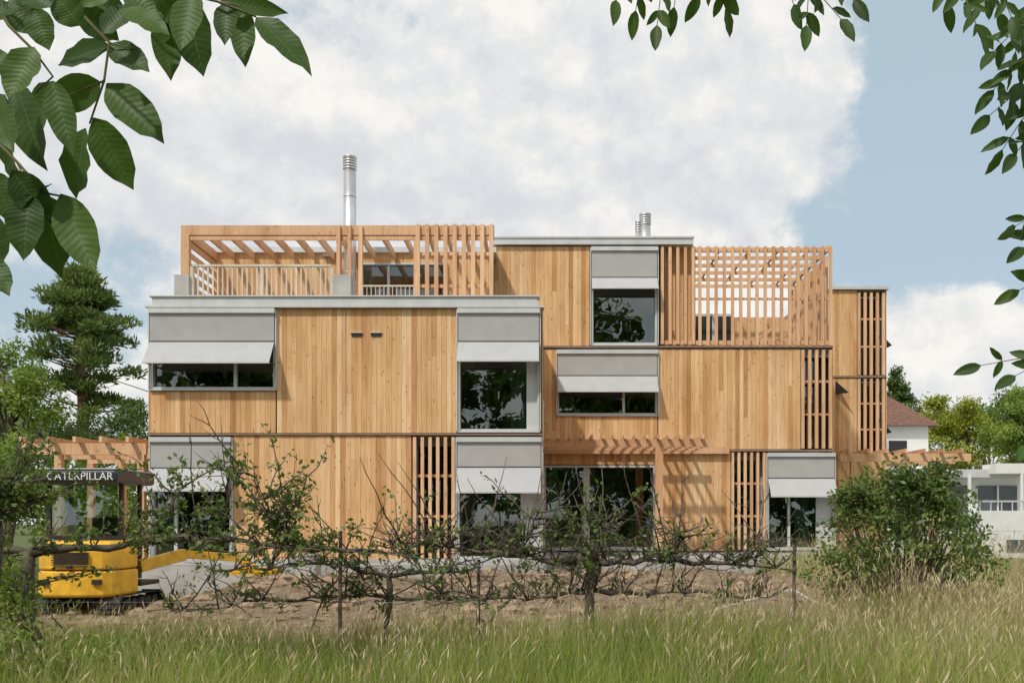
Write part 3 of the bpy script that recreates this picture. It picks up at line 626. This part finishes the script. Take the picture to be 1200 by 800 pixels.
for px,pt,Y in ((398,622,10.7),(930,640,10.9),(560,655,11.0)):
    x=X(px,Y); st.tube([(x,Y,-.1),(x+.01,Y,Z(pt,Y))],[.022,.02],8)
st.obj('support_stakes',m_bark,None)
wi=M()
for z in (.75,1.15): wi.tube([(X(-60,11),10.85,z),(X(398,10.9),10.8,z-.01),(X(930,11),10.95,z)],.002,4)
wi.obj('support_wires',m_metal,None)
tp=M(); pts=[P(830,716,13.4),P(870,704,13.4),P(930,690,13.4),P(950,702,13.3),P(990,718,13.2)]
for a,b in zip(pts[:-1],pts[1:]): tp.beam(a,b,.01,.02)
tp.obj('barrier_tape',m_white,None)
def shrub(name,px,Y,clumps,mat,n_sub,n_leaf,sr,leaf,stems):
    g=empty(name); C,Nn,subs=crown_pts(clumps,n_sub,n_leaf,sr); n=len(C)
    Ls=leaf*rng.uniform(.6,1.3,n); leaf_cloud('foliage',C,runit(n)+Nn*.5,runit(n)*.8+np.array([0,0,.8]),Ls,Ls*.5,mat,g)
    t=M()
    for s in random.sample(subs,min(stems,len(subs))):
        t.tube(wig((X(px,Y)+random.uniform(-.25,.25),Y+random.uniform(-.2,.2),-.05),s+np.array([0,0,.1]),6,.05),[.03,.025,.02,.016,.012,.008,.004],5)
    t.obj('stems',m_bark,g,True); return g
shrub('fruit_bush',1060,13,[cl_(1065,600,13,.75,.6),cl_(1015,625,13,.6,.55),cl_(1110,625,13,.6,.55),cl_(1060,660,13,1.0,.45),cl_(1000,672,13,.6,.4),cl_(1125,665,13,.55,.45),cl_(1075,558,13,.3,.25),cl_(1030,575,13,.3,.3),cl_(1000,590,13,.22,.3),cl_(1100,575,13,.2,.35)],m_lf_apple,24,38,.19,.08,70)
shrub('undergrowth',80,10,[cl_(-20,730,10,.7,.35),cl_(40,770,9,.7,.3),cl_(110,775,9.4,.7,.25),cl_(180,770,9.6,.7,.2),cl_(250,775,9.8,.7,.16),cl_(5,700,10.2,.3,.4)],m_lf_mid,30,30,.2,.065,30)
# ---------------------------------------------------------------- grass
def blades(name,n,xr,yr,hr,wd,mat,seed=False,dens=None,parent=None,lean=.35):
    x=rng.uniform(*xr,n); y=rng.uniform(*yr,n)
    keep=np.abs(x+.0)<(y*.62+1.2); x=x[keep];y=y[keep]
    if dens is not None:
        k=rng.uniform(size=len(x))<dens(x,y); x=x[k];y=y[k]
    n=len(x)
    z=0.03*np.sin(x*1.3+y*.7)+.03*np.sin(x*.6-y*1.1)+np.clip((y-12.5)/4,0,1)*.4*(x>-7)*(x<8)
    pat=(.80+.2*np.sin(x*1.7+np.sin(y*1.3)*2)*np.sin(y*2.1+x*.6))*np.clip(.93+x*.05,.78,1.15)
    h=rng.uniform(hr[0],hr[1],n)*pat; a=rng.uniform(0,2*np.pi,n); ln=h*rng.uniform(.05,lean,n)
    b=rng.uniform(0,2*np.pi,n); S=np.stack([np.cos(b),np.sin(b),np.zeros(n)],1)
    base=np.stack([x,y,z-.03],1); Ld=np.stack([np.cos(a)+.25,np.sin(a),np.zeros(n)],1)
    rows=[]
    ts=[0,.35,.7,1.0]
    ws=[1,.85,.55,.08] if not seed else [.5,.45,.4,.3]
    for t,wf in zip(ts,ws):
        c=base+Ld*(ln*t**2.2)[:,None]+np.array([0,0,1])*(h*(t-.12*t*t*lean))[:,None]
        rows+= [c-S*wd*wf/2,c+S*wd*wf/2]
    V=np.stack(rows,1); nv=8
    Fc=[[0,1,3,2],[2,3,5,4],[4,5,7,6]]
    if seed:
        top=(V[:,6]+V[:,7])/2; d=nrm(top-(V[:,4]+V[:,5])/2); hl=(.05+.08*rng.uniform(size=n))[:,None]
        V=np.concatenate([V,np.stack([top-d*.01,top+d*hl*.5+S*.006,top+d*hl,top+d*hl*.5-S*.006],1)],1); nv=12; Fc.append([8,9,10,11])
    Fa=(np.arange(n)[:,None,None]*nv+np.array(Fc)[None]).reshape(-1,4)
    return np_mesh(name,V.reshape(-1,3),Fa,mat,parent)
gr=empty('meadow_grass')
thin=lambda x,y: np.where((y>12.0)&(x<5.0)&(x>-8),.06,1.0)
blades('green_blades',66000,(-9,9),(4.6,13.5),(.45,.98),.011,m_grass,dens=thin,parent=gr)
blades('low_grass',18000,(-9,9),(5.5,12.5),(.15,.4),.015,m_grass,parent=gr,dens=thin)
blades('seed_stalks',17000,(-9,9),(5.0,13.2),(.75,1.22),.005,m_straw,True,dens=lambda x,y:np.where(x>1.0,1.0,.5)*thin(x,y)*np.where(y>7.5,1,.4),parent=gr,lean=.5)
blades('dry_tussocks',10000,(-6.5,5),(10.8,13.0),(.4,.95),.006,m_straw,False,parent=gr,lean=.9)
blades('far_grass',14000,(5,14),(12,24),(.3,.85),.014,m_grass,parent=gr)
blades('far_grass_left',7000,(-14,-8.8),(11,22),(.25,.6),.014,m_grass,parent=gr)
blades('far_stalks',9000,(4,12),(11,18),(.7,1.1),.007,m_straw,True,parent=gr,lean=.5)
# ---------------------------------------------------------------- mini excavator
ex=empty('mini_excavator'); Y=17; cx=X(94,Y)
def rbox(name,x0,x1,y0,y1,z0,z1,mat,bev):
    m=M(); m.box(x0,x1,y0,y1,z0,z1); o=m.obj(name,mat,ex,False,bev); o.modifiers['b'].segments=4; return o
prof=[(-.68,.5),(-.68,-.25),(-.64,-.48),(-.52,-.60),(-.3,-.66),(0,-.68),(.3,-.66),(.52,-.60),(.64,-.48),(.68,-.25),(.68,.5)]
k=len(prof); zl=[(.36,.94),(.40,.98),(.78,.98),(.80,.95)]
def mk(name,zlev,mat):
    m=M()
    for z,s in zlev: m.v+=[(cx+a*s,Y+.3+b*s,z) for a,b in prof]
    for i in range(len(zlev)-1):
        for j in range(k): j2=(j+1)%k; m.f.append((i*k+j,i*k+j2,(i+1)*k+j2,(i+1)*k+j)); m.mi.append(0)
    m.f.append(tuple(range(k))[::-1]); m.mi.append(0); m.f.append(tuple(range((len(zlev)-1)*k,len(zlev)*k))); m.mi.append(0)
    return m.obj(name,mat,ex,False,.012)
mk('counterweight',zl,m_yel); mk('engine_hood',[(.82,.93),(.84,.97),(1.12,.97),(1.24,.93),(1.30,.82)],m_yel)
m=M(); 
for i in range(6): m.box(cx-.30,cx+.30,Y-.405,Y-.33,.90+i*.04,.918+i*.04)
m.box(cx-.5,cx-.36,Y-.37,Y-.25,.58,.66); m.box(cx+.36,cx+.5,Y-.37,Y-.25,.58,.66); m.box(cx-.04,cx+.04,Y-.42,Y-.35,.84,.88); m.obj('grille_and_lamps',m_black,ex)
rbox('platform',cx-.7,cx+.7,Y+.85,Y+1.7,.48,.56,m_black,.02)
for s in (-1,1):
    m=M(); xx=cx+s*.6; n=28; pr=[]
    for i in range(n):
        a=2*math.pi*i/n; pr.append((Y+.75+math.copysign(.75,math.cos(a))*(1 if abs(math.cos(a))>.15 else abs(math.cos(a))/.15)+.24*math.cos(a),.19+.17*math.sin(a)))
    for i in range(n):
        a=pr[i];b=pr[(i+1)%n]; m.quad((xx-.16,a[0],a[1]),(xx+.16,a[0],a[1]),(xx+.16,b[0],b[1]),(xx-.16,b[0],b[1]))
        if i%2==0: m.beam((xx-.17,a[0],a[1]),(xx+.17,a[0],a[1]),.05,.05)
    for q in range(5): m.tube([(xx-.15,Y+.15+q*.3,.18),(xx+.15,Y+.15+q*.3,.18)],.12,12)
    m.obj('crawler_track',m_rub,ex)
cab0,cab1=X(22,Y),X(116,Y); zr=Z(564,Y)
m=M()
for xx in (cab0,cab1-.07):
    for yy in (Y+.95,Y+1.75): m.box(xx,xx+.07,yy,yy+.07,.95,zr)
m.box(cab0+.072,cab1-.072,Y+.95,Y+1.0,1.30,1.38); m.box(cab0,cab1,Y+.96,Y+1.8,.57,.95); m.obj('cab_frame',m_black,ex)
m=M(); m.quad((cab0+.07,Y+.98,1.3),(cab1-.07,Y+.98,1.3),(cab1-.07,Y+.98,zr),(cab0+.07,Y+.98,zr)); m.quad((cab0+.03,Y+1.0,.95),(cab0+.03,Y+1.75,.95),(cab0+.03,Y+1.75,zr),(cab0+.03,Y+1.0,zr)); m.obj('cab_glass',m_glass,ex)
rbox('cab_roof',X(8,Y),X(128,Y),Y+.3,Y+2.0,zr,zr+.22,plain('roof_navy',(0.03,0.035,0.045),0.4),.06)
rbox('roof_light_rim',X(12,Y),X(126,Y),Y+.32,Y+1.98,zr+.221,zr+.25,m_fab1,.01)
m=M(); m.box(cx-.3,cx+.15,Y+1.2,Y+1.6,.96,1.1); m.box(cx-.3,cx+.15,Y+1.1,Y+1.2,1.0,1.7); m.obj('seat',m_black,ex)
cu=bpy.data.curves.new('roof_lettering','FONT'); cu.body='CATERPILLAR'; cu.size=.19; cu.extrude=.003; cu.align_x='CENTER'; cu.materials.append(m_white)
to=bpy.data.objects.new('roof_lettering',cu); col.objects.link(to); to.parent=ex; to.location=(X(84,Y),Y+.295,zr+.045); to.rotation_euler=(math.radians(90),0,0)
m=M(); m.beam((cx+.35,Y+1.6,.8),(cx+.9,Y+2.4,1.0),.16,.22); m.beam((cx+.9,Y+2.4,1.0),(cx+1.7,Y+3.3,.9),.15,.16); m.beam((cx+1.7,Y+3.3,.9),(cx+2.0,Y+3.5,.6),.12,.16)
bx,by=cx+2.05,Y+3.5
for i in range(6):
    a0=math.radians(200+i*28);a1=math.radians(228+i*28); m.beam((bx+.22*math.cos(a0),by,.55+.22*math.sin(a0)),(bx+.22*math.cos(a1),by,.55+.22*math.sin(a1)),.45,.03)
m.obj('boom_arm_and_bucket',m_yel,ex,False,.01)
m=M()
for i in range(3): m.box(X(268,20)+i*.06,X(318,20)+i*.05,20+i*.02,20.6,.56+i*.05,.60+i*.05)
m.obj('formwork_boards',m_yel,None)
m=M(); m.box(X(338,21),X(370,21),21,21.5,.45,.95); m.box(X(612,21.5),X(634,21.5),21.5,21.9,.4,.95); m.obj('concrete_blocks',m_conc,None,False,.01)
# ---------------------------------------------------------------- walnut branches overhead
class LeafM:
    def __init__(s): s.v=[];s.f=[];s.uv=[]
    def leaf(s,base,tip,w,nrm_,curl=.12,n=9):
        base=Vector(base);tip=Vector(tip); d=tip-base; Ln=d.length; d.normalize(); nn=Vector(nrm_); sd_=d.cross(nn).normalized(); up=sd_.cross(d).normalized()
        b=len(s.v); tw=random.uniform(-.4,.4)
        for i in range(n+1):
            t=i/n; hw=w/2*(math.sin(math.pi*min(1,t**.85))**.75 if 0<t<1 else .02)
            if t>.85: hw*=(1-t)/.15*.6+.4*(1-t)/.15
            c=base+d*(Ln*t)-up*(curl*Ln*(t*t))
            wv=.05*w*math.sin(t*19+tw*9)
            sr=(sd_*math.cos(tw*t)+up*math.sin(tw*t)); ur=(up*math.cos(tw*t)-sd_*math.sin(tw*t))
            for k,u in enumerate((-1,-.5,0,.5,1)):
                s.v.append(tuple(c+sr*hw*u+ur*(abs(u)**1.3*hw*.28+wv*abs(u)))); s.uv.append((u,t))
        for i in range(n):
            for k in range(4): q=b+i*5+k; s.f.append((q,q+1,q+6,q+5))
def cn(): return (random.gauss(0,.4),-1,random.gauss(.25,.4))
wt=empty('walnut_tree'); lm=LeafM(); sm=M()
Yl=2.5
LL=[(300,20,364,79,34),(284,8,288,80,27),(268,0,262,52,26),(215,-8,238,90,44),(228,-10,210,60,34),(190,20,200,96,30),(175,-5,240,45,34),(255,3,338,12,22),
(125,98,192,168,40),(110,138,156,223,40),(100,150,85,232,46),(118,96,52,126,36),(50,226,72,325,44),(72,228,113,322,42),(36,228,24,302,40),(60,215,10,262,30),
(130,55,62,72,30),(128,52,176,86,30),(60,95,36,170,36),(40,55,10,118,40),(20,100,48,196,44),(0,150,30,225,36),(-10,200,18,265,34),(95,30,60,-10,34),(120,40,160,0,30),(60,10,20,-20,34),(40,10,56,58,30),(90,12,140,48,32),(10,0,40,40,34),(150,-20,190,30,36),(95,8,130,-25,30),(-20,20,24,8,36),(100,0,150,20,34),(-25,300,10,345,34),(-20,60,14,90,30),(-10,250,4,310,26),(180,-20,230,25,36),(14,200,60,262,36),(62,95,84,180,30),(0,110,20,180,34),(140,10,200,40,32),(230,0,190,50,34)]
for a,b,c,d,wd in LL:
    y0=Yl+random.uniform(-.15,.15)
    lm.leaf(P(a,b,y0),P(c,d,y0+random.uniform(-.05,.06)),wd*y0/F*1.12,cn(),random.uniform(-.05,.15))
for pth,r in (([(-200,-260),(-60,-90),(60,-20),(128,50),(122,95),(105,145)],.006),([(-60,-90),(10,30),(40,60),(62,90),(40,110)],.005),([(-120,-160),(120,-40),(215,-8),(255,2),(300,20)],.006),([(255,2),(284,8)],.003),([(-140,60),(-30,140),(20,190),(52,226),(72,230)],.006),([(20,190),(36,228)],.003),([(122,95),(80,112)],.003),([(128,50),(165,60)],.002),([(200,-20),(192,25)],.003),([(0,165),(-20,60),(-60,-90)],.005)):
    pts=[P(a,b,Yl) for a,b in pth]; sm.tube(pts,[r*(1-.6*i/(len(pts)-1)) for i in range(len(pts))],6)
def compound(p0,p1,Y,npair,Ll,wd,droop=.6,term=True):
    a=P(*p0,Y);b=P(*p1,Y+random.uniform(-.2,.2)); mid=(a+b)/2+Vector((0,0,.03)); pts=[a,mid,b]; sm.tube(pts,[.004,.003,.002],5)
    d=(b-a).normalized(); s=Vector((-d.z,0,d.x))
    for i in range(npair):
        t=(i+.6)/(npair+.2); q=a.lerp(b,t)+Vector((0,0,.03*4*t*(1-t)))
        for sg in (-1,1):
            if random.random()<.12: continue
            dd=(d*.55+s*sg*random.uniform(.5,1)+Vector((0,random.gauss(0,.35),-droop*random.uniform(.4,1.2)))).normalized(); l=Ll*random.uniform(.7,1.2)
            lm.leaf(q,q+dd*l,wd*l/Ll*random.uniform(.75,1.1),cn(),random.uniform(0,.2),6)
    if term: dd=(d+Vector((0,0,-.5*droop))).normalized(); lm.leaf(b,b+dd*Ll*1.1,wd*1.1,cn(),.1,6)
Yr=5.2
for p0,p1,n in (((760,-60),(745,12),3),((800,-50),(790,8),3),((730,-60),(722,0),2),((830,-60),(850,10),3),((900,-70),(930,5),3),((920,-40),(985,22),4),((930,-60),(1000,0),3),((860,-60),(820,-5),3),((780,-40),(770,30),3),((950,-30),(945,30),3),
    ((1100,-50),(1110,5),2),((1120,-20),(1150,45),3),((1150,-50),(1185,20),3),((1220,20),(1165,60),4),((1215,60),(1165,105),4),((1230,90),(1160,135),4),((1220,120),(1175,175),3),((1230,20),(1190,120),3),((1200,-40),(1150,8),3),((1225,150),(1190,180),2),((1130,-60),(1170,15),3),
    ((1210,0),(1190,60),3),((1235,70),(1200,100),3),((1235,250),(1190,265),2),((1240,330),(1195,340),1),((1240,425),(1150,428),2),((1235,430),(1190,440),2),((1230,500),(1205,520),1),((1225,280),(1200,290),1)):
    compound(p0,p1,Yr,n,.135,.056)
for pth,r in (([(1500,-300),(1240,-120),(1000,-80),(760,-60)],.02),([(1240,-120),(1215,0),(1225,120),(1240,250)],.012),([(1240,250),(1245,430),(1230,500)],.007),([(1215,0),(1150,-50)],.006)):
    pts=[P(a,b,Yr) for a,b in pth]; sm.tube(pts,[r*(1-.7*i/(len(pts)-1)) for i in range(len(pts))],7)
np_mesh('leaves',np.array(lm.v),np.array(lm.f),m_walnut,wt,True,np.array(lm.uv))
sm.obj('twigs',m_stem,wt,True)
tk=M(); tk.tube([(-3.6,1.2,-.2),(-3.5,1.3,1.6),(-3.3,1.4,3.2),(-2.6,1.8,4.4),(-1.6,2.3,4.6)],[.24,.18,.16,.10,.05],12)
tk.tube([(-1.6,2.3,4.6),tuple(P(-200,-260,Yl))],[.05,.01],8)
tk.tube([(-3.3,1.4,3.2),(-1,2.6,5.2),(2,4,5.6),tuple(P(1500,-300,Yr))],[.13,.10,.07,.02],10)
tk.tube([(-2.6,1.8,4.4),tuple(P(-140,60,Yl))],[.05,.006],7)
tk.obj('trunk',m_bark,wt,True)
